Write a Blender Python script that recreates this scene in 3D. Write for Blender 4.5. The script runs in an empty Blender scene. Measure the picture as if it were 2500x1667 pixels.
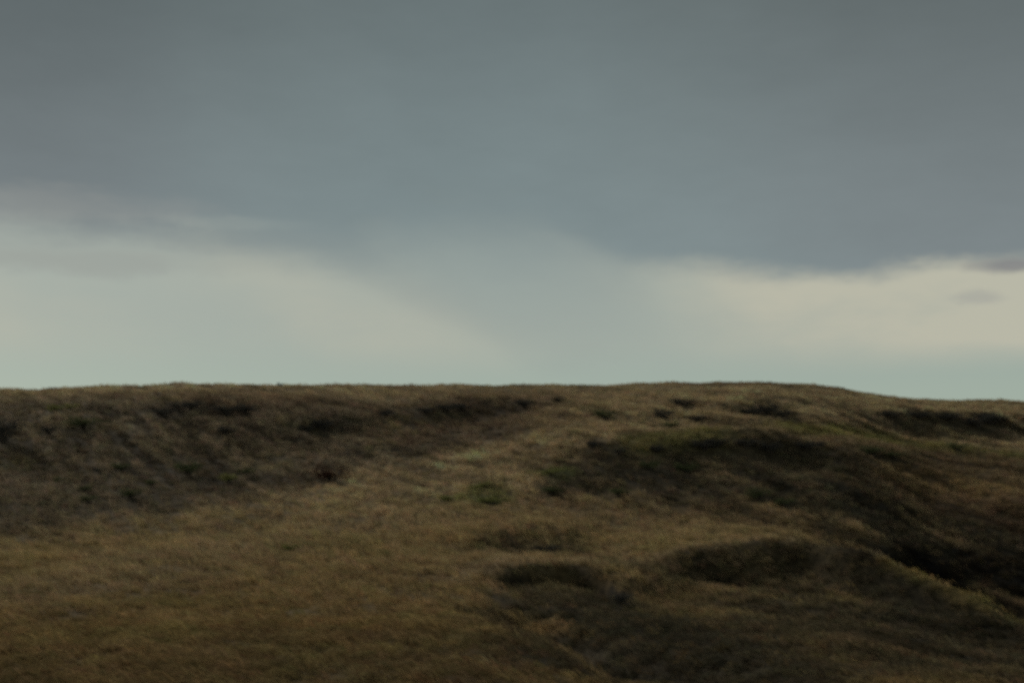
import bpy, bmesh, math, random
import numpy as np
from math import radians, sin, cos, tan, atan, pi

random.seed(7)
RNG = np.random.default_rng(11)
scene = bpy.context.scene
C = scene.collection

# ------------------------------------------------------------------ camera
CAM_Z, PITCH, FOCAL, SENSOR = 2.0, 8.0, 50.0, 36.0
cam = bpy.data.cameras.new('camera')
cam.lens = FOCAL
cam.sensor_width = SENSOR
cam.clip_start = 0.05
cam.clip_end = 8000
cam.dof.use_dof = True                  # the photograph is out of focus on the hills
cam.dof.focus_distance = 2.4
cam.dof.aperture_fstop = 7.5
cam_o = bpy.data.objects.new('camera', cam)
cam_o.location = (0, 0, CAM_Z)
cam_o.rotation_euler = (radians(90 + PITCH), 0, 0)
C.objects.link(cam_o)
scene.camera = cam_o

# ------------------------------------------------------------------ exposure
vs = scene.view_settings
scene.cycles.use_denoising = False      # keep the grain of a high-ISO dusk exposure
scene.display_settings.display_device = 'sRGB'
vs.view_transform = 'Standard'
vs.look = 'None'
vs.gamma = 1.0
vs.exposure = 0.6
vs.use_curve_mapping = False

# ------------------------------------------------------------------ sun
SUN_EL, SUN_AZ = 32.0, -48.0            # azimuth from +Y towards +X: ahead and to the left, behind cloud
sun = bpy.data.lights.new('sun', 'SUN')
sun.energy = 1.5
sun.angle = radians(24)
sun.color = (1.0, 0.93, 0.80)
sun_o = bpy.data.objects.new('sun', sun)
sun_o.rotation_euler = (radians(90 - SUN_EL), 0, radians(180 - SUN_AZ))
sun_o.location = (-40, 30, 40)
C.objects.link(sun_o)

# ------------------------------------------------------------------ world: sky with a cloud deck
world = bpy.data.worlds.new('World')
scene.world = world
world.use_nodes = True
SKY_STRENGTH = 0.10


def build_world():
    nt = world.node_tree
    nt.nodes.clear()
    N, L = nt.nodes, nt.links

    def link(v, sock):
        if isinstance(v, (int, float)):
            sock.default_value = v
        elif isinstance(v, tuple):
            sock.default_value = (v + (1.0,)) if len(sock.default_value) == 4 and len(v) == 3 else v
        else:
            L.new(v, sock)

    def m(op, a, b=0.0, c=None, clamp=False):
        n = N.new('ShaderNodeMath')
        n.operation = op
        n.use_clamp = clamp
        link(a, n.inputs[0])
        link(b, n.inputs[1])
        if c is not None:
            link(c, n.inputs[2])
        return n.outputs[0]

    def smooth(v, lo, hi):
        n = N.new('ShaderNodeMapRange')
        n.interpolation_type = 'SMOOTHSTEP'
        link(v, n.inputs['Value'])
        link(lo, n.inputs['From Min'])
        link(hi, n.inputs['From Max'])
        return n.outputs['Result']

    def mix(f, a, b):
        n = N.new('ShaderNodeMix')
        n.data_type = 'RGBA'
        link(f, n.inputs['Factor'])
        link(a, n.inputs[6])
        link(b, n.inputs[7])
        return n.outputs[2]

    def curve(v, pts):
        n = N.new('ShaderNodeFloatCurve')
        cm = n.mapping
        cm.use_clip = False
        c = cm.curves[0]
        while len(c.points) < len(pts):
            c.points.new(0.5, 0.5)
        for p, (x, y) in zip(c.points, pts):
            p.location = (x, y)
            p.handle_type = 'AUTO_CLAMPED'
        cm.update()
        link(v, n.inputs['Value'])
        return n.outputs[0]

    def noise(vec, scale, detail=3.0, rough=0.5, stretch=None):
        if stretch:
            mp = N.new('ShaderNodeMapping')
            mp.inputs['Scale'].default_value = stretch
            L.new(vec, mp.inputs['Vector'])
            vec = mp.outputs[0]
        n = N.new('ShaderNodeTexNoise')
        L.new(vec, n.inputs['Vector'])
        n.inputs['Scale'].default_value = scale
        n.inputs['Detail'].default_value = detail
        n.inputs['Roughness'].default_value = rough
        return n.outputs[0]

    tc = N.new('ShaderNodeTexCoord')
    d = tc.outputs['Generated']
    sep = N.new('ShaderNodeSeparateXYZ')
    L.new(d, sep.inputs[0])
    x, y, z = sep.outputs
    el = m('MULTIPLY', m('ARCSINE', z), 180 / pi)
    hor = m('SQRT', m('ADD', m('MULTIPLY', x, x), m('MULTIPLY', y, y)))
    s = m('DIVIDE', x, m('MAXIMUM', hor, 1e-4))           # sine of the azimuth
    # the curtains of cloud slant: their sides lean over as they come down
    s_lean = m('MULTIPLY_ADD', m('SUBTRACT', m('MINIMUM', el, 12.5), 10.9), 0.020, s)
    t = m('MULTIPLY_ADD', s_lean, 0.5, 0.5)

    def S(px):          # table abscissa of an azimuth
        a = atan((px - 1250) / 2500 * 0.72)
        return 0.5 + 0.5 * sin(a)

    def E(py):          # elevation in degrees
        return PITCH + math.degrees(atan((833.5 - py) / 2500 * 0.72))

    # (azimuth, elevation) space for streaky cloud noise
    comb = N.new('ShaderNodeCombineXYZ')
    L.new(m('MULTIPLY', s, 60.0), comb.inputs[0])
    L.new(el, comb.inputs[1])
    L.new(y, comb.inputs[2])
    av = comb.outputs[0]
    n1 = m('SUBTRACT', noise(av, 0.09, 4, 0.55, (1, 2.2, 1)), 0.5)
    n2 = m('SUBTRACT', noise(av, 0.30, 4, 0.55, (0.8, 2.4, 1)), 0.5)
    n3 = m('SUBTRACT', noise(av, 0.05, 3, 0.5, (1, 1.6, 1)), 0.5)

    n4 = m('SUBTRACT', noise(av, 0.55, 6, 0.62, (0.7, 1.9, 1)), 0.5)

    # Nishita air behind everything
    sky = N.new('ShaderNodeTexSky')
    sky.sky_type = 'NISHITA'
    sky.sun_disc = False
    sky.sun_elevation = radians(SUN_EL)
    sky.sun_rotation = radians(SUN_AZ)
    sky.air_density = 1.0
    sky.dust_density = 2.0
    sky.ozone_density = 1.0
    k = 2.0 ** -vs.exposure / SKY_STRENGTH

    def col(r, g, b):
        return (r * k, g * k, b * k)

    # low veil between the horizon and the deck: pale green grey air
    veil = mix(smooth(el, E(1000), E(760)), col(.335, .400, .335), col(.290, .345, .310))
    low = mix(0.94, sky.outputs[0], veil)
    # cream light in the gap under the deck
    cream_w = curve(t, [(0, .45), (.25, .5), (S(-300), .42), (S(0), .30), (S(330), .25), (S(700), .50),
                        (S(950), .40), (S(1200), .22), (S(1450), .34), (S(1650), .62), (S(1900), .95),
                        (S(2500), 1.0), (S(3000), .7), (.85, .5), (1, .5)])
    cream_top = smooth(el, E(940), E(830))
    cream = m('MULTIPLY', cream_w, cream_top)
    cream = m('MULTIPLY', cream, m('ADD', m('MULTIPLY', n1, 1.5), m('MULTIPLY_ADD', n2, 0.9, 1.05)), clamp=True)
    low = mix(cream, low, col(.480, .475, .385))

    # cloud deck: lower edge and softness follow the azimuth
    def ec(py):
        return E(py) / 30.0
    edge = curve(t, [(0, ec(640)), (.2, ec(600)), (S(-400), ec(610)), (S(0), ec(600)), (S(350), ec(600)),
                     (S(700), ec(640)), (S(900), ec(700)), (S(1150), ec(725)), (S(1400), ec(700)),
                     (S(1600), ec(668)), (S(1850), ec(672)), (S(2060), ec(684)), (S(2250), ec(668)),
                     (S(2500), ec(676)), (S(2900), ec(650)), (.85, ec(600)), (1, ec(640))])
    edge = m('MULTIPLY', edge, 30.0)
    soft = curve(t, [(0, .5), (S(-400), .45), (S(0), .30), (S(400), .20), (S(750), .22), (S(1000), .60), (S(1200), .85),
                     (S(1420), .70), (S(1600), .16), (S(1800), .12), (S(2500), .085), (S(3000), .15), (1, .5)])
    soft = m('MULTIPLY', soft, 6.0)
    e2 = m('ADD', el, m('ADD', m('MULTIPLY', n1, m('MULTIPLY_ADD', soft, 0.9, 0.5)), m('ADD', m('MULTIPLY', n2, m('MULTIPLY_ADD', soft, 0.8, 0.6)), m('MULTIPLY', n4, 0.9))))
    cover = smooth(m('SUBTRACT', e2, edge), m('MULTIPLY', soft, -1.0), soft)

    # deck colour: slate, thinner and paler ahead, heavier overhead and to the sides
    deck = mix(smooth(el, 10.0, 26.0), col(.210, .268, .277), col(.122, .152, .158))
    purple = curve(t, [(0, .6), (.25, .6), (S(0), .80), (S(600), .38), (S(1200), .10), (S(1700), .2),
                       (S(2100), .5), (S(2500), .65), (.8, .7), (1, .6)])
    heavy = mix(smooth(el, 10.0, 26.0), col(.182, .206, .220), col(.078, .098, .102))
    deck = mix(purple, deck, heavy)
    shade = N.new('ShaderNodeVectorMath')
    shade.operation = 'SCALE'
    L.new(deck, shade.inputs[0])
    L.new(m('ADD', m('MULTIPLY_ADD', n3, 0.30, 1.0), m('ADD', m('MULTIPLY', n2, 0.10), m('MULTIPLY', n4, 0.10))), shade.inputs['Scale'])
    thin = curve(t, [(0, .2), (.3, .25), (S(0), .3), (S(700), .35), (S(1150), .50), (S(1400), .50), (S(1650), .05), (S(2500), .0), (1, .2)])
    thin = m('MULTIPLY', thin, smooth(el, 13.5, 8.5))
    out = mix(m('MULTIPLY', cover, m('SUBTRACT', 0.97, thin)), low, shade.outputs[0])

    # loose scraps of cloud hanging in the gap and a grey bar under the deck
    def scrap(px, py, wx, wy, amt, c):
        a0 = (2 * S(px) - 1) * 60.0
        dx = m('DIVIDE', m('SUBTRACT', m('MULTIPLY', s, 60.0), a0), wx)
        dy = m('DIVIDE', m('SUBTRACT', el, E(py)), wy)
        r = m('SQRT', m('ADD', m('MULTIPLY', dx, dx), m('MULTIPLY', dy, dy)))
        r = m('ADD', r, m('ADD', m('MULTIPLY', n2, 1.8), m('MULTIPLY', n4, 1.2)))
        return m('MULTIPLY', m('MULTIPLY', smooth(r, 1.25, 0.2), amt), m('GREATER_THAN', y, 0.0)), c
    for px, py, wx, wy, amt, c in ((2408, 757, 1.0, .30, .40, col(.30, .31, .30)),
                                   (2490, 684, 1.7, .32, .85, col(.22, .225, .23)),
                                   (130, 668, 7.0, .60, .42, col(.29, .305, .285)),
                                   (590, 590, 4.2, .45, .30, col(.26, .30, .29)),
                                   (80, 545, 6.0, .8, .35, col(.315, .325, .305)),
                                   (560, 560, 3.0, .30, .22, col(.36, .40, .36))):
        f, c = scrap(px, py, wx, wy, amt, c)
        out = mix(f, out, c)

    bg = N.new('ShaderNodeBackground')
    bg.inputs['Strength'].default_value = SKY_STRENGTH
    L.new(out, bg.inputs['Color'])
    wo = N.new('ShaderNodeOutputWorld')
    L.new(bg.outputs[0], wo.inputs['Surface'])


build_world()

# ------------------------------------------------------------------ numpy noise
def vnoise(x, y, seed):
    """smooth lattice noise in about -1..1"""
    r = np.random.default_rng(seed).random((256, 256)) * 2 - 1
    xi, yi = np.floor(x).astype(int), np.floor(y).astype(int)
    fx, fy = x - xi, y - yi
    fx, fy = fx * fx * fx * (fx * (fx * 6 - 15) + 10), fy * fy * fy * (fy * (fy * 6 - 15) + 10)
    a, b = r[yi & 255, xi & 255], r[yi & 255, (xi + 1) & 255]
    c, d = r[(yi + 1) & 255, xi & 255], r[(yi + 1) & 255, (xi + 1) & 255]
    return (a * (1 - fx) + b * fx) * (1 - fy) + (c * (1 - fx) + d * fx) * fy


def fbm(x, y, scale, seed, octaves=4, gain=0.5):
    x, y = np.asarray(x, float), np.asarray(y, float)
    out, amp, tot = 0.0, 1.0, 0.0
    for i in range(octaves):
        ca, sa = cos(0.6 * i + 0.3), sin(0.6 * i + 0.3)
        f = 2.03 ** i / scale
        out = out + amp * vnoise((x * ca - y * sa) * f + 17.3 * i, (x * sa + y * ca) * f + 5.1 * i, seed + i)
        tot += amp
        amp *= gain
    return out / tot


def streak(x, y):
    """tussocks stand in streaks that run down the slope, slanting more on the right-hand spurs"""
    a = fbm((x * 0.85 + y * 0.53) / 0.36, (-x * 0.53 + y * 0.85) / 2.2, 1.0, 131, 3)
    b = fbm((x * 0.76 + y * 0.65) / 0.40, (-x * 0.65 + y * 0.76) / 2.4, 1.0, 141, 3)
    w = sstep(x, 0.0, 8.0)
    return a * (1 - w) + b * w


def sstep(v, lo, hi):
    t = np.clip((v - lo) / (hi - lo), 0, 1)
    return t * t * (3 - 2 * t)


# ------------------------------------------------------------------ terrain
def ray(px, py):
    """slopes (x per metre forward, z per metre forward) of a viewing direction"""
    a = (px - 1250) / 2500 * SENSOR / FOCAL
    b = (833.5 - py) / 2500 * SENSOR / FOCAL
    p = radians(PITCH)
    fy = cos(p) - b * sin(p)
    fz = sin(p) + b * cos(p)
    return a / fy, fz / fy


def P(px, py, Y):
    rx, rz = ray(px, py)
    return (rx * Y, Y, CAM_Z + rz * Y)


CP = []
# survey of the hill: for each column the ground seen going up, (row, distance)
COLS = {
    -500: [(1667, 19), (1500, 27), (1380, 35), (1285, 43), (1200, 49.0), (1090, 54.0), (1010, 57.5), (982, 61.5), (962, 70)],
    -150: [(1667, 19), (1500, 27), (1410, 34), (1335, 39.5), (1200, 45.6), (1090, 51), (1010, 56), (980, 61.5), (958, 70)],
    150: [(1667, 19), (1500, 27), (1380, 35), (1320, 40.3), (1190, 46.5), (1090, 51.6), (1005, 57), (978, 62), (952, 71)],
    430: [(1667, 19), (1500, 27), (1380, 35), (1285, 42), (1180, 47.8), (1090, 52.8), (990, 58.0), (965, 62), (941.5, 71.5)],
    700: [(1667, 19), (1500, 27), (1380, 35), (1270, 43), (1170, 49.5), (1090, 54.0), (1000, 58.8), (970, 63), (943, 73)],
    950: [(1667, 19), (1500, 27), (1380, 34.5), (1265, 42.5), (1165, 49), (1080, 54.6), (1010, 59.5), (982, 64), (943, 74)],
    1200: [(1667, 19), (1510, 26), (1400, 33), (1270, 41.5), (1150, 48), (1090, 53.5), (1040, 58.5), (975, 63.8), (944, 75)],
    1380: [(1700, 18.5), (1565, 23), (1270, 41), (1150, 46), (1060, 51.5), (1000, 57), (968, 65), (944, 75)],
    1560: [(1270, 41.5), (1195, 44.5), (1105, 48), (1050, 53.0), (1000, 58.0), (962, 66), (942, 75)],
    1750: [(1290, 41), (1190, 44.8), (1085, 48.6), (1062, 52), (1005, 58.6), (975, 62), (939, 74)],
    1920: [(1290, 41), (1190, 45), (1088, 49), (1062, 53.5), (1000, 58.4), (972, 61.5), (938, 73)],
    2020: [(1000, 59.4), (975, 62.5), (944, 73)],
    2100: [(1270, 42.5), (1190, 45.5), (1110, 50), (1065, 56), (1020, 60.5), (988, 64), (963, 72)],
    2260: [(1285, 44), (1200, 48), (1120, 53), (1075, 58.5), (1022, 61.5), (1006, 66), (986, 78)],
    2430: [(1300, 44.5), (1210, 48), (1120, 54), (1085, 58.5), (1022, 62), (1008, 67), (989, 80)],
    2700: [(1330, 44), (1230, 48), (1140, 54), (1095, 59), (1027, 63), (1012, 68), (994, 80)],
    3050: [(1330, 44), (1230, 48), (1140, 54), (1095, 59), (1025, 63), (1005, 68), (990, 90)],
}
for px, rows in COLS.items():
    for py, Y in rows:
        CP.append(P(px, py, Y))
    x, Y, z = P(px, *rows[-1])               # the ground falls gently away beyond the skyline
    CP += [(x * 1.1, Y + 12, z - 0.5), (x * 1.3, Y + 32, z - 1.8), (x * 1.5, Y + 60, z - 2.8)]
# hump in the right foreground with its grassy rim, and the gully behind it
for px, py, Y in ((1560, 1352, 34.8), (1700, 1338, 34.4), (1850, 1336, 34), (2000, 1338, 33.6), (2100, 1350, 33), (2200, 1388, 32.2),
                  (2320, 1432, 31.2), (2450, 1482, 30.2), (2650, 1550, 29.4), (2950, 1620, 28.6)):
    CP.append(P(px, py + 32, Y))
for px, py, Y in ((1600, 1318, 37.6), (1800, 1308, 37.6), (1950, 1306, 37.2)):
    CP.append(P(px, py, Y))
for px, py, Y in ((1600, 1430, 32.4), (1750, 1440, 32.0), (1900, 1445, 31.6), (2050, 1452, 31.2), (2180, 1475, 30.4), (2320, 1520, 29.2),
                  (2450, 1570, 28.0), (1700, 1540, 26.5), (1900, 1545, 26), (2150, 1560, 25.5), (2400, 1620, 23.5),
                  (1700, 1667, 20.5), (1950, 1667, 20.3), (2250, 1667, 20.5), (2500, 1690, 20.4), (2800, 1680, 21.5)):
    CP.append(P(px, py, Y))
for px, Y, z in ((2180, 36.2, 0.35), (2330, 34.6, -0.35), (2480, 33.4, -0.8), (2700, 32.8, -1.0), (2250, 39.6, 0.6), (2400, 38.2, -0.2),
                 (2560, 37.5, -0.2), (2800, 37, -0.4), (2420, 41.0, 1.15), (2600, 41.2, 0.9)):
    CP.append((ray(px, 1300)[0] * Y, Y, z))
# ground behind and beside the camera
for x in (-60, -30, 0, 30, 60):
    CP += [(x, 8.0, -0.1), (x, -8.0, -0.15)]
CP = np.array(CP)


def tps_fit(p, lam=0.02):
    n = len(p)
    d = np.hypot(p[:, None, 0] - p[None, :, 0], p[:, None, 1] - p[None, :, 1])
    K = np.where(d > 0, d * d * np.log(d + 1e-9), 0) + lam * np.eye(n)
    Q = np.c_[np.ones(n), p[:, :2]]
    A = np.block([[K, Q], [Q.T, np.zeros((3, 3))]])
    return np.linalg.solve(A, np.r_[p[:, 2], 0, 0, 0])


W_ = tps_fit(CP)


def tps(x, y):
    x, y = np.asarray(x, float), np.asarray(y, float)
    sh = x.shape
    x, y = x.ravel(), y.ravel()
    out = W_[-3] + W_[-2] * x + W_[-1] * y
    for (cx, cy, _), w in zip(CP, W_[:-3]):
        r2 = (x - cx) ** 2 + (y - cy) ** 2
        out = out + w * 0.5 * r2 * np.log(r2 + 1e-12)
    return out.reshape(sh)


def seg_bank(x, y, pts, height, top_w, face_w, fade):
    """a broken bank along a polyline: ground swells behind the line and drops on the near side"""
    pts = np.array(pts, float)
    best = np.full(x.shape, 1e9)
    side = np.zeros(x.shape)
    al = np.zeros(x.shape)
    L = np.r_[0, np.cumsum(np.hypot(*(np.diff(pts, axis=0).T)))]
    for i in range(len(pts) - 1):
        a, b = pts[i], pts[i + 1]
        d = b - a
        l2 = d @ d
        t = np.clip(((x - a[0]) * d[0] + (y - a[1]) * d[1]) / l2, 0, 1)
        qx, qy = x - (a[0] + t * d[0]), y - (a[1] + t * d[1])
        r = np.hypot(qx, qy)
        cr = d[0] * qy - d[1] * qx
        m = r < best
        best = np.where(m, r, best)
        side = np.where(m, np.sign(cr), side)
        al = np.where(m, (L[i] + t * (L[i + 1] - L[i])) / L[-1], al)
    sd = best * side                          # positive behind the line (left of its direction)
    env = sstep(al, 0, fade) * sstep(1 - al, 0, fade)
    up = np.where(sd > 0, np.exp(-(sd / top_w) ** 2), np.exp(-(sd / face_w) ** 2))
    down = np.where(sd < 0, np.exp(-((sd + 2.0 * face_w) / (1.6 * face_w)) ** 2), 0)
    return height * env * (0.55 * up - 0.55 * down)


def xy(px, py, Y):
    return P(px, py, Y)[:2]


BANKS = [
    # (points, height, top width, face width, end fade)
    ([xy(1195, 1428, 31.0), xy(1300, 1400, 32.6), xy(1400, 1400, 32.8), xy(1480, 1424, 32.2), xy(1570, 1470, 30.8)], 0.60, 2.0, 0.17, 0.2),
    ([xy(1200, 1500, 26.6), xy(1300, 1535, 25.0), xy(1400, 1580, 23.4), xy(1570, 1660, 20.8)][::-1], -0.0, 1.6, 0.6, 0.15),
    ([xy(1130, 1320, 37.0), xy(1230, 1300, 38.4), xy(1330, 1300, 38.6), xy(1430, 1325, 37.6)], 0.55, 2.0, 0.9, 0.3),
    ([xy(340, 1000, 58.0), xy(440, 984, 58.8), xy(520, 990, 58.6), xy(620, 992, 58.8), xy(700, 1002, 58.6)], 0.16, 1.6, 0.8, 0.2),
    ([xy(980, 1000, 60.0), xy(1090, 992, 61.0), xy(1230, 982, 63.0), xy(1320, 990, 62.0), xy(1420, 1010, 59.5)], 0.28, 2.0, 0.8, 0.15),
    ([xy(1560, 1100, 48.2), xy(1700, 1080, 48.9), xy(1850, 1080, 49.0), xy(2000, 1092, 49.4)], 0.55, 1.8, 0.8, 0.15),
    ([xy(1700, 1015, 58.0), xy(1820, 988, 60.4), xy(1890, 986, 60.6), xy(1990, 1002, 59.6)], 0.4, 2.0, 0.8, 0.2),
    ([xy(2120, 1012, 61.5), xy(2250, 1010, 62.2), xy(2400, 1014, 62.6), xy(2560, 1024, 62.6)], 0.4, 2.0, 0.9, 0.15),
    ([xy(700, 1050, 56.2), xy(790, 1034, 57.2), xy(900, 1030, 57.4)], 0.5, 1.2, 0.6, 0.3),
    ([xy(1590, 1350, 34.2), xy(1750, 1338, 34.2), xy(1950, 1338, 33.8), xy(2100, 1352, 32.9), xy(2210, 1394, 32.0), xy(2330, 1440, 31.0), xy(2480, 1490, 29.8)], 0.62, 1.1, 0.5, 0.1),
]
# a narrow runnel that cuts the near apron, its far edge the grassy line in the foreground
RUNNEL = [xy(1230, 1490, 28.0), xy(1320, 1520, 26.4), xy(1420, 1555, 24.8), xy(1540, 1610, 22.9), xy(1640, 1660, 21.4)]


def poly_dist(x, y, pts):
    best = np.full(np.shape(x), 1e9)
    for a, b in zip(pts[:-1], pts[1:]):
        dx, dy = b[0] - a[0], b[1] - a[1]
        t = np.clip(((x - a[0]) * dx + (y - a[1]) * dy) / (dx * dx + dy * dy), 0, 1)
        best = np.minimum(best, np.hypot(x - a[0] - t * dx, y - a[1] - t * dy))
    return best


def height(x, y):
    x, y = np.asarray(x, float), np.asarray(y, float)
    cx, cy = np.clip(x, -75, 75), np.clip(y, -10, 145)
    h = tps(cx, cy)
    far = np.hypot(x - cx, y - cy)
    h = h * np.exp(-far / 400.0) + (1 - np.exp(-far / 400.0)) * 1.0
    near = sstep(y, 9, 17) * (1 - sstep(y, 95, 130)) * (1 - sstep(np.abs(x), 60, 80))
    for pts, hh, tw, fw, fd in BANKS:
        if hh:
            h = h + near * seg_bank(x, y, pts, hh, tw, fw, fd)
    dr = poly_dist(x, y, RUNNEL)
    h = h - near * 0.75 * np.exp(-(dr / 0.85) ** 2)
    # erosion: rills lean down the slope to the right, plus broken hummocky ground
    u, v = x * 0.80 + y * 0.60, -x * 0.60 + y * 0.80
    slope_zone = near * (0.25 + 0.75 * sstep(y, 38, 50))
    h = h + slope_zone * 0.16 * fbm(u / 0.9, v / 3.2, 1.0, 31, 3)
    h = h + near * (0.10 * fbm(x, y, 3.0, 41, 3) + 0.05 * fbm(x, y, 0.9, 51, 2))
    right = near * sstep(x, 1.0, 7.0) * (1 - sstep(y, 60, 66))
    h = h + right * 0.16 * fbm(x, y, 2.2, 61, 3)
    return h


def axis(lo, hi, step, ends):
    fine = np.arange(lo, hi + 1e-6, step)
    return np.unique(np.r_[[-e for e in ends[::-1]] if lo < -30 else ends[0], fine, ends if lo < -30 else ends[1]])


AX = np.unique(np.r_[-4000, -1500, -600, -300, -180, -120, -90, np.arange(-70, -34, 1.0), np.arange(-34, 36.01, 0.2), np.arange(37, 71, 1.0), 90, 120, 180, 300, 600, 1500, 4000])
AY = np.unique(np.r_[-4000, -1500, -600, -200, -80, -40, -20, np.arange(-10, 15, 1.0), np.arange(15, 40, 0.12), np.arange(40, 84, 0.2), np.arange(84, 146, 1.0), 170, 220, 320, 600, 1500, 4000])
GX, GY = np.meshgrid(AX, AY)
GZ = height(GX, GY)
nyv, nxv = GX.shape


def zat(x, y):
    i = np.clip(np.searchsorted(AX, x) - 1, 0, nxv - 2)
    j = np.clip(np.searchsorted(AY, y) - 1, 0, nyv - 2)
    fx = (x - AX[i]) / (AX[i + 1] - AX[i])
    fy = (y - AY[j]) / (AY[j + 1] - AY[j])
    return (GZ[j, i] * (1 - fx) + GZ[j, i + 1] * fx) * (1 - fy) + (GZ[j + 1, i] * (1 - fx) + GZ[j + 1, i + 1] * fx) * fy


def hit(px, py, y0=14.0, y1=100.0):
    """where the line of sight through a surveyed point meets the hill"""
    rx, rz = ray(px, py)
    Y = np.arange(y0, y1, 0.05)
    g = zat(rx * Y, Y) - (CAM_Z + rz * Y)
    k = np.argmax(g > 0)
    if not g[k] > 0:
        k = np.argmax(g)
    return rx * Y[k], Y[k], float(zat(rx * Y[k], Y[k]))


# ------------------------------------------------------------------ vegetation zones (what grows where, with shade and lit crests painted in)
ZONES = []


def zone(pts, r, col, w=1.0):
    ZONES.append((pts, r, np.array(col), w))


STRAW = (0.395, 0.303, 0.180)
GOLD = (0.345, 0.250, 0.120)
BRONZE = (0.240, 0.160, 0.068)
GREY = (0.185, 0.148, 0.103)
RUST = (0.210, 0.140, 0.085)
OLIVE = (0.235, 0.215, 0.080)
HEATH_SHADE = (0.080, 0.070, 0.047)  # dark heath, also shade painted on faces and in hollows
GREEN = (0.150, 0.175, 0.055)
BROWN = (0.125, 0.090, 0.050)
EARTH_SHADE = (0.030, 0.025, 0.018)  # near-black earth: shade painted on the bank face and in the gully


def tint(x, y, zones=True):
    """colour of the standing grass at a place, painted shade and light included"""
    x, y = np.asarray(x, float), np.asarray(y, float)
    n1 = fbm(x, y, 9.0, 101, 4)
    n2 = fbm(x, y, 2.6, 111, 3)
    n3 = fbm(x, y, 16.0, 121, 3)
    c = np.array(STRAW)[None] * np.ones((x.size, 1))

    def lay(w, colr):
        nonlocal c
        w = np.clip(w, 0, 1)[:, None]
        c = c * (1 - w) + np.array(colr)[None] * w
    top = sstep(zat(x, y), 7.4, 9.2)
    # tussocks stand in streaks that run down the slope
    st = streak(x, y)
    lay(0.75 * (1 - sstep(y, 36, 50)) * (0.9 + 0.5 * n3), GOLD)
    lay(0.85 * (1 - sstep(y, 24, 38)) * (0.9 + 0.5 * n1), BRONZE)  # near ground darkened: lens falloff painted into the grass colour
    lay((1 - top) * sstep(y - 56.0 - 1.2 * np.maximum(x, -16.0) + 1.5 * n1, -2.5, 3.0) * (1 - sstep(x, 0, 4)) * (0.95 + 0.4 * n1), GREY)
    lay(sstep(n1, 0.05, 0.5) * 0.45, RUST)
    lay(sstep(n2 + 0.5 * n3, 0.15, 0.6) * 0.28, OLIVE)
    lay(0.55 * sstep(x + 0.8 * n2, 4.0, 11.0) * (1 - top) * (1 - sstep(y, 54, 60)), BROWN)
    lay(0.35 * (1 - sstep(y, 19, 27)), BROWN)  # nearest strip painted darker still for the lens falloff
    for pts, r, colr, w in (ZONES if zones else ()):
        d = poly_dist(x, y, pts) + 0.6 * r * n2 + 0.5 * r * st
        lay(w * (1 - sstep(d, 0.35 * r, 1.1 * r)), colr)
    c = c * (1 + 0.16 * n2 + (0.40 + 0.55 * np.maximum(sstep(y, 42, 50), sstep(x, 2, 8))) * st)[:, None]
    return np.clip(c, 0.01, 0.5)


def zpts(*pp):
    return [hit(px, py)[:2] for px, py in pp]


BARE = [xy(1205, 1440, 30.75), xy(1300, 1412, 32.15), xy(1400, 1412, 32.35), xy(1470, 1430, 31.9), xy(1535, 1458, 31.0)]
zone(zpts((1480, 1140), (1600, 1125), (1750, 1120), (1950, 1125), (2100, 1150)), 3.2, HEATH_SHADE, 0.72)
zone(zpts((1440, 1175), (1700, 1190), (1950, 1200)), 2.4, HEATH_SHADE, 0.6)
zone(zpts((1700, 1570), (2000, 1520), (2250, 1540), (2450, 1600)), 5.5, HEATH_SHADE, 0.85)  # lower right: lens falloff painted in as dark heath
zone(zpts((1800, 1640), (2100, 1640), (2450, 1650)), 2.0, HEATH_SHADE, 0.6)
zone(zpts((1500, 1520), (1620, 1590), (1760, 1660)), 1.6, HEATH_SHADE, 0.6)
zone(zpts((1650, 1390), (1850, 1380), (2050, 1395), (2180, 1450), (2300, 1500)), 2.2, HEATH_SHADE, 0.72)  # shade of the hump face painted into the tint
zone(zpts((1330, 1450), (1430, 1480), (1520, 1520), (1620, 1580)), 1.9, HEATH_SHADE, 0.8)
zone(zpts((1220, 1345), (1380, 1345)), 1.2, HEATH_SHADE, 0.6)
zone(zpts((2190, 1046), (2350, 1052), (2490, 1062)), 1.9, HEATH_SHADE, 0.75)
zone(zpts((1840, 1014), (1900, 1022)), 1.3, HEATH_SHADE, 0.5)
zone(zpts((2080, 1240), (2200, 1310), (2320, 1340)), 2.4, HEATH_SHADE, 0.95)  # gully shade painted into the tint
zone(zpts((2360, 1380), (2440, 1385), (2540, 1395)), 2.4, EARTH_SHADE, 0.95)  # deepest gully shade painted in
zone(zpts((2440, 1290), (2500, 1320)), 2.4, HEATH_SHADE, 0.8)
zone(zpts((2250, 1200), (2450, 1220)), 2.6, RUST, 0.7)
zone(zpts((1600, 1070), (1750, 1050)), 1.4, OLIVE, 0.7)
zone(zpts((1960, 1050), (2120, 1070), (2300, 1090), (2450, 1110)), 1.8, OLIVE, 0.9)
zone(zpts((1100, 1218), (1195, 1222), (1165, 1192)), 1.2, GREEN, 0.8)
zone(zpts((1330, 1158), (1360, 1154)), 0.8, GREEN, 0.8)
zone(zpts((690, 1340), (730, 1336)), 0.6, GREEN, 0.7)
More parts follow.
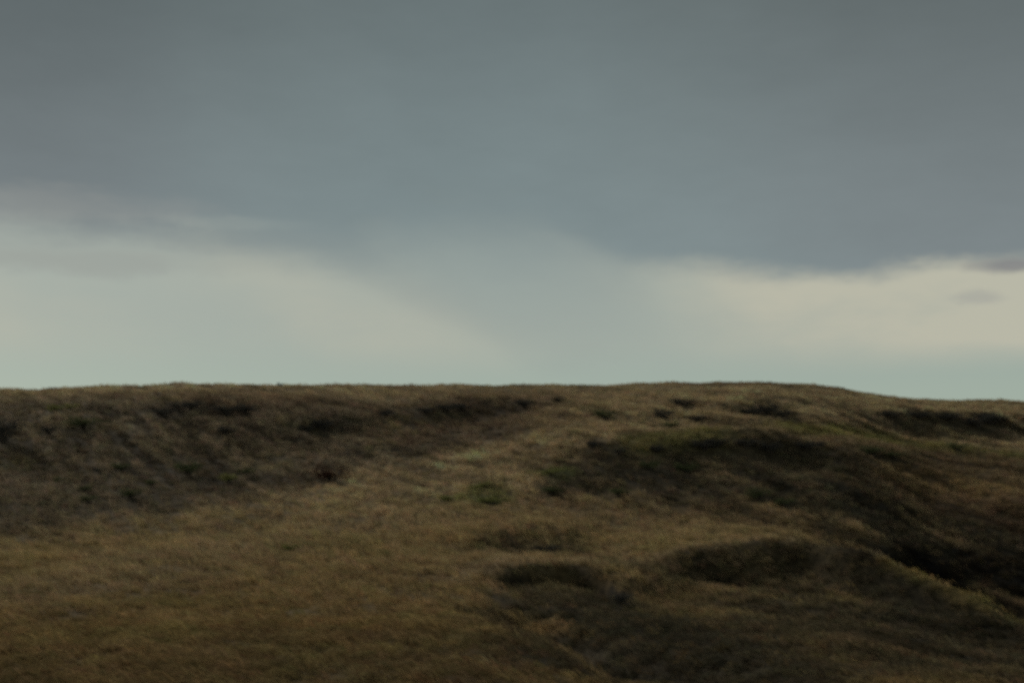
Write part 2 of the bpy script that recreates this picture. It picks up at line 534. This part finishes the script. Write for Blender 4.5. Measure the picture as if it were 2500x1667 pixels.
# crests and slopes lightened: light painted in as paler grass
zone(zpts((-60, 1470), (200, 1415), (500, 1345), (850, 1270), (1080, 1190)), 3.4, STRAW, 0.5)
zone(zpts((2230, 1175), (2350, 1190), (2500, 1200)), 1.8, GOLD, 0.45)  # paler tint painted over the shading of the concave slope
zone(zpts((1450, 962), (1700, 958), (1900, 955), (2080, 985)), 3.2, STRAW, 0.85)  # summit slope turned from the sun, brightened in the tint
zone(zpts((1780, 975), (1600, 1000), (1450, 1035), (1330, 1080), (1200, 1140), (1050, 1215)), 1.9, STRAW, 0.7)
zone([xy(1560, 1352, 35.2), xy(1700, 1338, 35.2), xy(1850, 1336, 34.9), xy(2000, 1338, 34.5), xy(2100, 1350, 33.8), xy(2200, 1388, 32.8)], 0.55, STRAW, 0.9)
zone([xy(2200, 1388, 32.4), xy(2320, 1432, 31.4), xy(2450, 1482, 30.2), xy(2650, 1550, 29.4)], 0.5, (0.30, 0.235, 0.10), 1.0)
zone([xy(1220, 1505, 26.4), xy(1300, 1538, 25.0), xy(1400, 1582, 23.4), xy(1570, 1662, 20.8)], 0.45, GOLD, 0.9)
zone([xy(1150, 1425, 32.0), xy(1300, 1390, 33.8), xy(1420, 1392, 34.0)], 0.8, STRAW, 0.9)
# bare earth of the broken bank, its shade painted in near black
zone(BARE, 0.20, EARTH_SHADE, 1.0)

# ------------------------------------------------------------------ materials
def new_mat(name):
    mt = bpy.data.materials.new(name)
    mt.use_nodes = True
    nt = mt.node_tree
    nt.nodes.clear()
    return mt, nt, nt.nodes, nt.links


def mat_ground():
    mt, nt, N, L = new_mat('dry_hillside_soil')
    out = N.new('ShaderNodeOutputMaterial')
    b = N.new('ShaderNodeBsdfPrincipled')
    b.inputs['Roughness'].default_value = 0.95
    b.inputs['Specular IOR Level'].default_value = 0.1
    geo = N.new('ShaderNodeNewGeometry')
    at = N.new('ShaderNodeAttribute')
    at.attribute_name = 'vegetation'
    nz = N.new('ShaderNodeTexNoise')
    nz.inputs['Scale'].default_value = 6.0
    nz.inputs['Detail'].default_value = 6.0
    L.new(geo.outputs['Position'], nz.inputs['Vector'])
    rp = N.new('ShaderNodeValToRGB')
    rp.color_ramp.elements[0].position = 0.3
    rp.color_ramp.elements[0].color = (0.20, 0.19, 0.17, 1)
    rp.color_ramp.elements[1].position = 0.7
    rp.color_ramp.elements[1].color = (0.52, 0.50, 0.47, 1)
    L.new(nz.outputs[0], rp.inputs[0])
    mx = N.new('ShaderNodeMix')
    mx.data_type = 'RGBA'
    mx.blend_type = 'MULTIPLY'
    mx.inputs['Factor'].default_value = 1.0
    L.new(at.outputs['Color'], mx.inputs[6])
    L.new(rp.outputs[0], mx.inputs[7])
    L.new(mx.outputs[2], b.inputs['Base Color'])
    bp = N.new('ShaderNodeBump')
    bp.inputs['Strength'].default_value = 0.6
    bp.inputs['Distance'].default_value = 0.05
    L.new(nz.outputs[0], bp.inputs['Height'])
    L.new(bp.outputs[0], b.inputs['Normal'])
    L.new(b.outputs[0], out.inputs[0])
    return mt


def mat_blade(name, from_instance=True, base=(0.1, 0.1, 0.05), trans=0.35, var=0.35):
    mt, nt, N, L = new_mat(name)
    out = N.new('ShaderNodeOutputMaterial')
    if from_instance:
        at = N.new('ShaderNodeAttribute')
        at.attribute_type = 'INSTANCER'
        at.attribute_name = 'tint'
        src = at.outputs['Color']
    else:
        rgb = N.new('ShaderNodeRGB')
        rgb.outputs[0].default_value = (*base, 1)
        src = rgb.outputs[0]
    geo = N.new('ShaderNodeNewGeometry')
    nz = N.new('ShaderNodeTexNoise')
    nz.inputs['Scale'].default_value = 9.0 if from_instance else 5.0
    nz.inputs['Detail'].default_value = 2.0
    L.new(geo.outputs['Position'], nz.inputs['Vector'])
    mr = N.new('ShaderNodeMapRange')
    mr.inputs['From Min'].default_value = 0.25
    mr.inputs['From Max'].default_value = 0.75
    mr.inputs['To Min'].default_value = 1 - var
    mr.inputs['To Max'].default_value = 1 + var
    L.new(nz.outputs[0], mr.inputs['Value'])
    rnd = N.new('ShaderNodeMath')
    rnd.operation = 'MULTIPLY_ADD'
    L.new(geo.outputs['Random Per Island'], rnd.inputs[0])
    rnd.inputs[1].default_value = 0.7
    rnd.inputs[2].default_value = 0.65
    mm = N.new('ShaderNodeMath')
    mm.operation = 'MULTIPLY'
    L.new(mr.outputs[0], mm.inputs[0])
    L.new(rnd.outputs[0], mm.inputs[1])
    vm = N.new('ShaderNodeVectorMath')
    vm.operation = 'SCALE'
    L.new(src, vm.inputs[0])
    L.new(mm.outputs[0], vm.inputs['Scale'])
    di = N.new('ShaderNodeBsdfDiffuse')
    tr = N.new('ShaderNodeBsdfTranslucent')
    L.new(vm.outputs[0], di.inputs['Color'])
    L.new(vm.outputs[0], tr.inputs['Color'])
    ms = N.new('ShaderNodeMixShader')
    ms.inputs[0].default_value = trans
    L.new(di.outputs[0], ms.inputs[1])
    L.new(tr.outputs[0], ms.inputs[2])
    L.new(ms.outputs[0], out.inputs[0])
    return mt


def mat_bark():
    mt, nt, N, L = new_mat('shrub_bark')
    out = N.new('ShaderNodeOutputMaterial')
    b = N.new('ShaderNodeBsdfPrincipled')
    b.inputs['Roughness'].default_value = 0.9
    nz = N.new('ShaderNodeTexNoise')
    nz.inputs['Scale'].default_value = 30
    rp = N.new('ShaderNodeValToRGB')
    rp.color_ramp.elements[0].color = (0.035, 0.027, 0.02, 1)
    rp.color_ramp.elements[1].color = (0.10, 0.08, 0.06, 1)
    L.new(nz.outputs[0], rp.inputs[0])
    L.new(rp.outputs[0], b.inputs['Base Color'])
    L.new(b.outputs[0], out.inputs[0])
    return mt


M_GROUND = mat_ground()
M_GRASS = mat_blade('dry_grass', True)
M_BARK = mat_bark()
M_LEAF = {
    'grey': mat_blade('dark_grey_sage_leaf', False, (0.060, 0.058, 0.052), 0.25),
    'green': mat_blade('dark_green_leaf', False, (0.075, 0.088, 0.042), 0.35),
    'bright': mat_blade('olive_green_leaf', False, (0.165, 0.172, 0.058), 0.4),
    'red': mat_blade('reddish_brown_leaf', False, (0.065, 0.034, 0.024), 0.2),
}

# ------------------------------------------------------------------ hillside sheet
def build_ground():
    verts = np.stack([GX, GY, GZ], -1).reshape(-1, 3)
    idx = np.arange(nyv * nxv).reshape(nyv, nxv)
    faces = np.stack([idx[:-1, :-1], idx[:-1, 1:], idx[1:, 1:], idx[1:, :-1]], -1).reshape(-1, 4)
    me = bpy.data.meshes.new('hillside')
    me.vertices.add(len(verts))
    me.vertices.foreach_set('co', verts.ravel())
    me.loops.add(faces.size)
    me.loops.foreach_set('vertex_index', faces.ravel().astype(np.int32))
    me.polygons.add(len(faces))
    me.polygons.foreach_set('loop_start', np.arange(0, faces.size, 4, dtype=np.int32))
    me.polygons.foreach_set('loop_total', np.full(len(faces), 4, dtype=np.int32))
    me.update(calc_edges=True)
    me.polygons.foreach_set('use_smooth', np.ones(len(faces), bool))
    col = me.attributes.new('vegetation', 'FLOAT_COLOR', 'POINT')  # grass tint, painted shade and lit crests included
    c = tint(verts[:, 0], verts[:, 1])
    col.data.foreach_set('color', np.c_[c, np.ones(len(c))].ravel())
    me.materials.append(M_GROUND)
    o = bpy.data.objects.new('hillside', me)
    o['kind'] = 'structure'
    o['label'] = 'rolling dry grass hillside with eroded banks and gullies'
    C.objects.link(o)
    return o


build_ground()

# ------------------------------------------------------------------ shrubs
def shrub_meshes(seed, nleaf=560):
    """a low rounded shrub about 1 m wide: woody stems and many small leaf faces in clumps"""
    r = random.Random(seed)
    V, F = [], []
    tips = []
    for k in range(11):
        a = r.uniform(0, 2 * pi)
        reach = r.uniform(0.12, 0.40)
        top = r.uniform(0.28, 0.62)
        p0 = (0.03 * cos(a), 0.03 * sin(a), -0.12)
        p1 = (reach * 0.4 * cos(a), reach * 0.4 * sin(a), top * 0.5)
        p2 = (reach * cos(a + .3), reach * sin(a + .3), top)
        tips.append(p2)
        tips.append(tuple((u + v) / 2 for u, v in zip(p1, p2)))
        for q0, q1, w0, w1 in ((p0, p1, .022, .014), (p1, p2, .014, .005)):
            b = len(V)
            for q, w in ((q0, w0), (q1, w1)):
                for j in range(4):
                    V.append((q[0] + w * cos(j * pi / 2), q[1] + w * sin(j * pi / 2), q[2]))
            for j in range(4):
                F.append((b + j, b + (j + 1) % 4, b + 4 + (j + 1) % 4, b + 4 + j))
    stem = bpy.data.meshes.new('stem')
    stem.from_pydata(V, [], F)
    stem.materials.append(M_BARK)
    V, F = [], []
    for _ in range(nleaf):
        t = r.choice(tips)
        s = 0.105
        c = (t[0] + r.gauss(0, s), t[1] + r.gauss(0, s), max(0.02, t[2] + r.gauss(0, s * .8)))
        l, w = r.uniform(.05, .10), r.uniform(.018, .035)
        a, e = r.uniform(0, 2 * pi), r.uniform(-.2, 1.3)
        d = (cos(a) * cos(e), sin(a) * cos(e), sin(e))
        f = r.uniform(0, pi)
        sx = (-sin(a) * cos(f), cos(a) * cos(f), sin(f))
        k = len(V)
        V += [tuple(c[i] - d[i] * l * .5 for i in range(3)), tuple(c[i] + sx[i] * w for i in range(3)),
              tuple(c[i] + d[i] * l * .5 for i in range(3)), tuple(c[i] - sx[i] * w for i in range(3))]
        F.append((k, k + 1, k + 2, k + 3))
    fol = bpy.data.meshes.new('foliage')
    fol.from_pydata(V, [], F)
    return stem, fol


SHAPES = [shrub_meshes(300 + i) for i in range(5)]
FOL = {}
CLEAR = []


def foliage_mesh(i, kind):
    if (i, kind) not in FOL:
        me = SHAPES[i][1].copy()
        me.materials.append(M_LEAF[kind])
        FOL[(i, kind)] = me
    return FOL[(i, kind)]


def shrub(px, py, wpx, hpx, kind, label, group=None, name='shrub'):
    """px, py: surveyed foot of the shrub; wpx, hpx: its angular width and height in the survey"""
    x, y, z = hit(px, py)
    m_per = y / (FOCAL / SENSOR * 2500)
    w, h = wpx * m_per * 1.25, hpx * m_per + 0.03
    i = random.randrange(5)
    CLEAR.append((x, y, 0.36 * w))
    o = bpy.data.objects.new(name, None)
    o.empty_display_size = 0.2
    o.location = (x, y, z)
    o.rotation_euler = (0, 0, random.uniform(0, 2 * pi) * 0 + random.uniform(-.3, .3))
    o.scale = (w / 1.0, max(0.75 * w, h) / 1.0 * 0.9, h / 0.66)
    o['label'] = label
    o['category'] = 'shrub'
    if group:
        o['group'] = group
    C.objects.link(o)
    for nm, me in (('stem', SHAPES[i][0]), ('foliage', foliage_mesh(i, kind))):
        c = bpy.data.objects.new(nm, me)
        c.parent = o
        C.objects.link(c)
    return o
# one by one
shrub(137, 1008, 44, 20, 'bright', 'olive green shrub on the upper slope above the broad dark green shrub')
shrub(176, 1002, 34, 17, 'bright', 'small olive green shrub close beside a slightly larger olive green one')
shrub(208, 1047, 84, 28, 'green', 'broad dark green shrub lying low on the upper slope')
shrub(8, 1082, 84, 56, 'grey', 'tall blackish shrub at the outer end of the hillside')
shrub(119, 1062, 40, 22, 'grey', 'small grey shrub between the tall blackish and the broad dark green shrub')
shrub(400, 1016, 56, 20, 'grey', 'lowest of three dark grey shrubs stepping up a low bank below the skyline', 'three dark grey shrubs along the bank')
shrub(440, 1006, 50, 22, 'grey', 'middle one of three dark grey shrubs stepping up a low bank', 'three dark grey shrubs along the bank')
shrub(470, 998, 48, 20, 'grey', 'uppermost of three dark grey shrubs stepping up a low bank below the skyline', 'three dark grey shrubs along the bank')
shrub(556, 1016, 60, 24, 'grey', 'dark grey shrub of a pair under the ridge, nearer the three stepping shrubs', 'pair of dark grey shrubs under the ridge')
shrub(604, 1012, 58, 24, 'grey', 'dark grey shrub of a pair under the ridge, farther from the stepping shrubs', 'pair of dark grey shrubs under the ridge')
shrub(548, 1064, 46, 24, 'grey', 'compact dark grey shrub downhill from the pair under the ridge')
shrub(298, 1152, 46, 18, 'green', 'low dark green shrub beside a faint grey one, mid slope')
shrub(244, 1158, 30, 14, 'grey', 'faint little grey shrub next to a low dark green one')
shrub(460, 1160, 66, 34, 'green', 'rounded green shrub, the bulkiest on the middle of the slope')
shrub(597, 1162, 42, 19, 'green', 'dark green shrub just above a paler green companion')
shrub(560, 1178, 44, 20, 'bright', 'paler green shrub just below a dark green one, beside the rounded bulky shrub')
shrub(321, 1216, 54, 22, 'green', 'dark green shrub low on the slope near the foot of the scarp')
shrub(217, 1230, 40, 18, 'green', 'dark green shrub lowest on the slope, below a smaller one')
shrub(205, 1200, 32, 14, 'green', 'tiny dull green shrub directly uphill of the lowest dark green shrub', 'tiny green shrubs low on the scarp')
shrub(146, 1180, 32, 14, 'green', 'tiny dull green shrub at the outer edge of the green scatter on the scarp', 'tiny green shrubs low on the scarp')
shrub(366, 1186, 36, 14, 'green', 'tiny dull green shrub between the rounded bulky shrub and the dark green one downhill', 'tiny green shrubs low on the scarp')
shrub(790, 1054, 58, 28, 'grey', 'blackish shrub on the small bank with a lower grey one beside it')
shrub(750, 1056, 40, 18, 'grey', 'lower grey shrub beside a blackish one on the small bank')
shrub(808, 1176, 84, 36, 'red', 'reddish brown rounded shrub where the scarp meets the straw grass')
shrub(942, 1018, 36, 18, 'grey', 'small dark shrub alone on the upper slope short of the long bank')
shrub(1040, 1010, 54, 16, 'grey', 'flattest low dark shrub, starting the line along the long upper bank', 'dark shrubs along the long upper bank')
shrub(1090, 1006, 60, 20, 'grey', 'widest low dark shrub, middle of the line along the long upper bank', 'dark shrubs along the long upper bank')
shrub(1125, 1002, 44, 16, 'grey', 'narrow low dark shrub ending the line along the long upper bank', 'dark shrubs along the long upper bank')
shrub(1281, 996, 50, 20, 'grey', 'dark shrub at the top of the shaded bay below the flat skyline')
shrub(1366, 981, 36, 11, 'grey', 'thin dark shrub high up close under the flat skyline')
shrub(1480, 1026, 56, 23, 'green', 'bright edged dark green shrub standing out on the pale spur')
shrub(1623, 1026, 56, 24, 'grey', 'blackish shrub in a dip of the pale spur')
shrub(1672, 991, 64, 15, 'grey', 'flat spreading black shrub on the top slope under the crest')
shrub(1700, 1028, 50, 13, 'grey', 'thin dark shrub trailing along the fold of the upper spur')
shrub(1637, 1046, 50, 14, 'green', 'thin green shrub below the blackish one in the dip')
shrub(1830, 1014, 60, 18, 'grey', 'dark shrub of the summit clump on the side of the pale spur', 'clump of dark shrubs below the summit')
shrub(1872, 1010, 60, 24, 'grey', 'tallest dark shrub in the middle of the clump below the rounded summit', 'clump of dark shrubs below the summit')
shrub(1910, 1018, 50, 18, 'grey', 'dark shrub of the summit clump on the side of the black row', 'clump of dark shrubs below the summit')
shrub(2184, 1024, 64, 20, 'grey', 'black shrub starting the row on the dark bank, beside the rounded summit', 'row of black shrubs along the dark bank')
shrub(2246, 1024, 60, 20, 'grey', 'second black shrub of the row on the dark bank, counted from the summit', 'row of black shrubs along the dark bank')
shrub(2321, 1028, 70, 22, 'grey', 'third and longer black shrub of the row on the dark bank, counted from the summit', 'row of black shrubs along the dark bank')
shrub(2419, 1036, 84, 28, 'grey', 'biggest black shrub, last of the row on the dark bank away from the summit', 'row of black shrubs along the dark bank')
shrub(2390, 1044, 60, 22, 'grey', 'black shrub tucked just downhill of the biggest one on the dark bank', 'row of black shrubs along the dark bank')
shrub(1447, 1096, 44, 20, 'grey', 'small dark grey shrub on the face of the pale spur')
shrub(1510, 1110, 34, 18, 'grey', 'tiny dark shrub beside the start of the shaded face')
shrub(1602, 1106, 46, 16, 'grey', 'small dark shrub short of the clumps on the shaded rim')
shrub(1720, 1100, 70, 24, 'grey', 'wide blackish shrub heading the clumps along the rim of the shaded face', 'blackish shrubs along the shaded rim')
shrub(1750, 1096, 56, 22, 'grey', 'blackish shrub touching the wide one at the head of the shaded rim', 'blackish shrubs along the shaded rim')
shrub(1825, 1094, 56, 20, 'grey', 'blackish shrub standing alone midway along the rim of the shaded face', 'blackish shrubs along the shaded rim')
shrub(1881, 1104, 60, 24, 'grey', 'blackish shrub slightly downhill past the midway one on the shaded rim', 'blackish shrubs along the shaded rim')
shrub(1970, 1098, 60, 20, 'grey', 'blackish shrub overlapping the last one on the shaded rim', 'blackish shrubs along the shaded rim')
shrub(1995, 1094, 50, 16, 'grey', 'flattest blackish shrub, last on the shaded rim towards the yellowish bench', 'blackish shrubs along the shaded rim')
shrub(1349, 1162, 42, 14, 'bright', 'little yellow green shrub on the straw coloured spur')
shrub(1345, 1208, 62, 20, 'green', 'dark green shrub spreading at the foot of the straw coloured spur')
shrub(1183, 1192, 34, 14, 'bright', 'small light green shrub, uppermost in the green patch on the straw slope', 'light green shrubs in the green patch')
shrub(1160, 1198, 36, 14, 'bright', 'small light green shrub just under the uppermost one in the green patch', 'light green shrubs in the green patch')
shrub(1097, 1224, 44, 14, 'bright', 'light green shrub apart at the open end of the green patch', 'light green shrubs in the green patch')
shrub(1200, 1232, 60, 14, 'bright', 'widest light green shrub, lowest in the green patch on the straw slope', 'light green shrubs in the green patch')
shrub(1509, 1212, 52, 20, 'green', 'dark shrub near the straw spur at the lower start of the shaded face', 'single dark shrubs on the shaded face')
shrub(1587, 1148, 56, 22, 'green', 'dark shrub on the upper shaded face close to the straw spur', 'single dark shrubs on the shaded face')
shrub(1676, 1156, 66, 26, 'green', 'broad dark shrub below the head of the shaded rim', 'single dark shrubs on the shaded face')
shrub(1855, 1222, 60, 28, 'green', 'tall dark shrub low on the shaded face above the golden bench', 'single dark shrubs on the shaded face')
shrub(1919, 1240, 52, 20, 'green', 'dark shrub beside the tall one low on the shaded face', 'single dark shrubs on the shaded face')
shrub(2133, 1112, 64, 22, 'green', 'dark green shrub on the yellowish bench next to a smaller one')
shrub(2187, 1120, 44, 14, 'green', 'smaller green shrub next to a dark green one on the yellowish bench')
shrub(2342, 1102, 48, 18, 'green', 'lone green shrub on the bench under the row of black shrubs')
shrub(710, 1346, 40, 15, 'bright', 'lone low green shrub out on the open golden apron')
shrub(1331, 1352, 70, 22, 'grey', 'dark low shrub in the hollow above the broken earth bank')
shrub(1521, 1474, 60, 26, 'grey', 'dark shrub under the tail end of the broken earth bank')
shrub(684, 946, 16, 11, 'grey', 'tiny dark shrub poking up on the skyline')

# ------------------------------------------------------------------ grass
def tuft_mesh(name, n, hgt, spread, width, lean, seed):
    r = random.Random(seed)
    V, F = [], []
    for _ in range(n):
        a = r.uniform(0, 2 * pi)
        rad = spread * math.sqrt(r.random())
        bx, by = rad * cos(a), rad * sin(a)
        h = hgt * r.uniform(0.45, 1.15)
        # blades lie over to one side, as in wind
        lx = -lean * r.uniform(0.6, 1.3) * h + r.gauss(0, 0.15) * h
        ly = r.gauss(0, 0.25) * h
        w = width * r.uniform(0.6, 1.3)
        f = r.uniform(0, pi)
        wx, wy = w * cos(f), w * sin(f)
        k = len(V)
        V += [(bx - wx, by - wy, -0.05), (bx + wx, by + wy, -0.05),
              (bx + lx * 0.35 + wx * .8, by + ly * 0.35 + wy * .8, h * 0.6), (bx + lx * 0.35 - wx * .8, by + ly * 0.35 - wy * .8, h * 0.6),
              (bx + lx, by + ly, h * 0.92)]
        F += [(k, k + 1, k + 2, k + 3), (k + 3, k + 2, k + 4)]
    me = bpy.data.meshes.new(name)
    me.from_pydata(V, [], F)
    me.materials.append(M_GRASS)
    return me


def build_grass():
    protos = bpy.data.collections.new('grass_tufts')
    for i, (n, h, sp, w, ln) in enumerate([(26, .26, .15, .0065, .7), (22, .34, .13, .0065, .8), (30, .20, .20, .0075, .6),
                                           (18, .42, .11, .006, .9), (34, .15, .22, .008, .6)]):
        protos.objects.link(bpy.data.objects.new('tuft%d' % i, tuft_mesh('tuft%d' % i, n, h, sp, w, ln, 50 + i)))
    pts = []
    for y0, y1, dens in ((15, 26, 62), (26, 40, 48), (40, 60, 34), (60, 80, 26), (80, 96, 10)):
        half = 0.46 * y1 + 4
        n = int((y1 - y0) * 2 * half * dens)
        pts.append(np.c_[RNG.uniform(-half, half, n), RNG.uniform(y0, y1, n)])
    p = np.concatenate(pts)
    x, y = p[:, 0], p[:, 1]
    # thin where the soil is bare
    bare = fbm(x, y, 1.3, 201, 3)
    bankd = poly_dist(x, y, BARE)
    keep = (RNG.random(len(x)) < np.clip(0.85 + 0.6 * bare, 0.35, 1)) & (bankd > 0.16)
    for sx, sy, sr in CLEAR:
        keep &= ~(((x - sx) / (1.0 * sr)) ** 2 + ((y - sy + 0.35 * sr) / (1.3 * sr)) ** 2 < RNG.uniform(0.5, 1.1, len(x)))
    x, y = x[keep], y[keep]
    z = zat(x, y) - 0.01
    n = len(x)
    c = tint(x, y)
    stray = RNG.random(n) < 0.16                # straw stems stand among the dark heath and painted shade as well
    c[stray] = 0.5 * c[stray] + 0.5 * tint(x[stray], y[stray], False)
    c = c * (1 + RNG.normal(0, 0.11, n))[:, None]
    c = np.clip(c * (1 + RNG.normal(0, 0.05, (n, 3))), 0.008, 0.6)
    big = fbm(x, y, 5.0, 221, 3)
    st = streak(x, y)
    sc = (1 - 0.45 * sstep(zat(x, y), 8.4, 9.8)) * 0.76 * (1 + 0.3 * st) * np.clip(1.0 + 0.22 * big + RNG.normal(0, 0.13, n), 0.45, 1.7)
    # the wind eddies: lean turns a little from place to place
    rz = 0.15 + 0.4 * fbm(x, y, 7.0, 231, 2) + RNG.normal(0, 0.3, n)
    e = 0.25
    nx, ny = -(zat(x + e, y) - zat(x - e, y)) / (2 * e), -(zat(x, y + e) - zat(x, y - e)) / (2 * e)
    tilt = -(0.12 + 0.30 * sstep(x, 0, 12) + 0.50 * (1 - sstep(y, 20, 40))) + RNG.normal(0, .12, n)
    rot = np.c_[-0.4 * np.arctan(ny) + RNG.normal(0, .08, n), 0.4 * np.arctan(nx) + tilt, rz]
    me = bpy.data.meshes.new('grass')
    me.vertices.add(n)
    me.vertices.foreach_set('co', np.c_[x, y, z].ravel())
    a = me.attributes.new('tint', 'FLOAT_COLOR', 'POINT')
    a.data.foreach_set('color', np.c_[c, np.ones(n)].ravel())
    a = me.attributes.new('turn', 'FLOAT_VECTOR', 'POINT')
    a.data.foreach_set('vector', rot.ravel())
    a = me.attributes.new('size', 'FLOAT', 'POINT')
    a.data.foreach_set('value', sc)
    a = me.attributes.new('pick', 'INT', 'POINT')
    a.data.foreach_set('value', RNG.choice(5, n, p=[.3, .2, .25, .1, .15]).astype(np.int32))
    o = bpy.data.objects.new('grass', me)
    o['kind'] = 'stuff'
    o['label'] = 'dry windblown grass covering the hillside'
    o['category'] = 'grass'
    C.objects.link(o)
    ng = bpy.data.node_groups.new('grass_scatter', 'GeometryNodeTree')
    ng.interface.new_socket('Geometry', in_out='INPUT', socket_type='NodeSocketGeometry')
    ng.interface.new_socket('Geometry', in_out='OUTPUT', socket_type='NodeSocketGeometry')
    N, L = ng.nodes, ng.links
    gi, go = N.new('NodeGroupInput'), N.new('NodeGroupOutput')
    ci = N.new('GeometryNodeCollectionInfo')
    ci.inputs['Collection'].default_value = protos
    ci.inputs['Separate Children'].default_value = True
    ci.inputs['Reset Children'].default_value = True
    iop = N.new('GeometryNodeInstanceOnPoints')
    iop.inputs['Pick Instance'].default_value = True

    def named(nm, ty):
        q = N.new('GeometryNodeInputNamedAttribute')
        q.data_type = ty
        q.inputs['Name'].default_value = nm
        return q.outputs['Attribute']
    m2p = N.new('GeometryNodeMeshToPoints')
    L.new(gi.outputs[0], m2p.inputs[0])
    L.new(m2p.outputs[0], iop.inputs['Points'])
    L.new(ci.outputs[0], iop.inputs['Instance'])
    L.new(named('pick', 'INT'), iop.inputs['Instance Index'])
    er = N.new('FunctionNodeEulerToRotation')
    L.new(named('turn', 'FLOAT_VECTOR'), er.inputs[0])
    L.new(er.outputs[0], iop.inputs['Rotation'])
    L.new(named('size', 'FLOAT'), iop.inputs['Scale'])
    L.new(iop.outputs[0], go.inputs[0])
    md = o.modifiers.new('scatter', 'NODES')
    md.node_group = ng
    print('grass tufts', n)


build_grass()
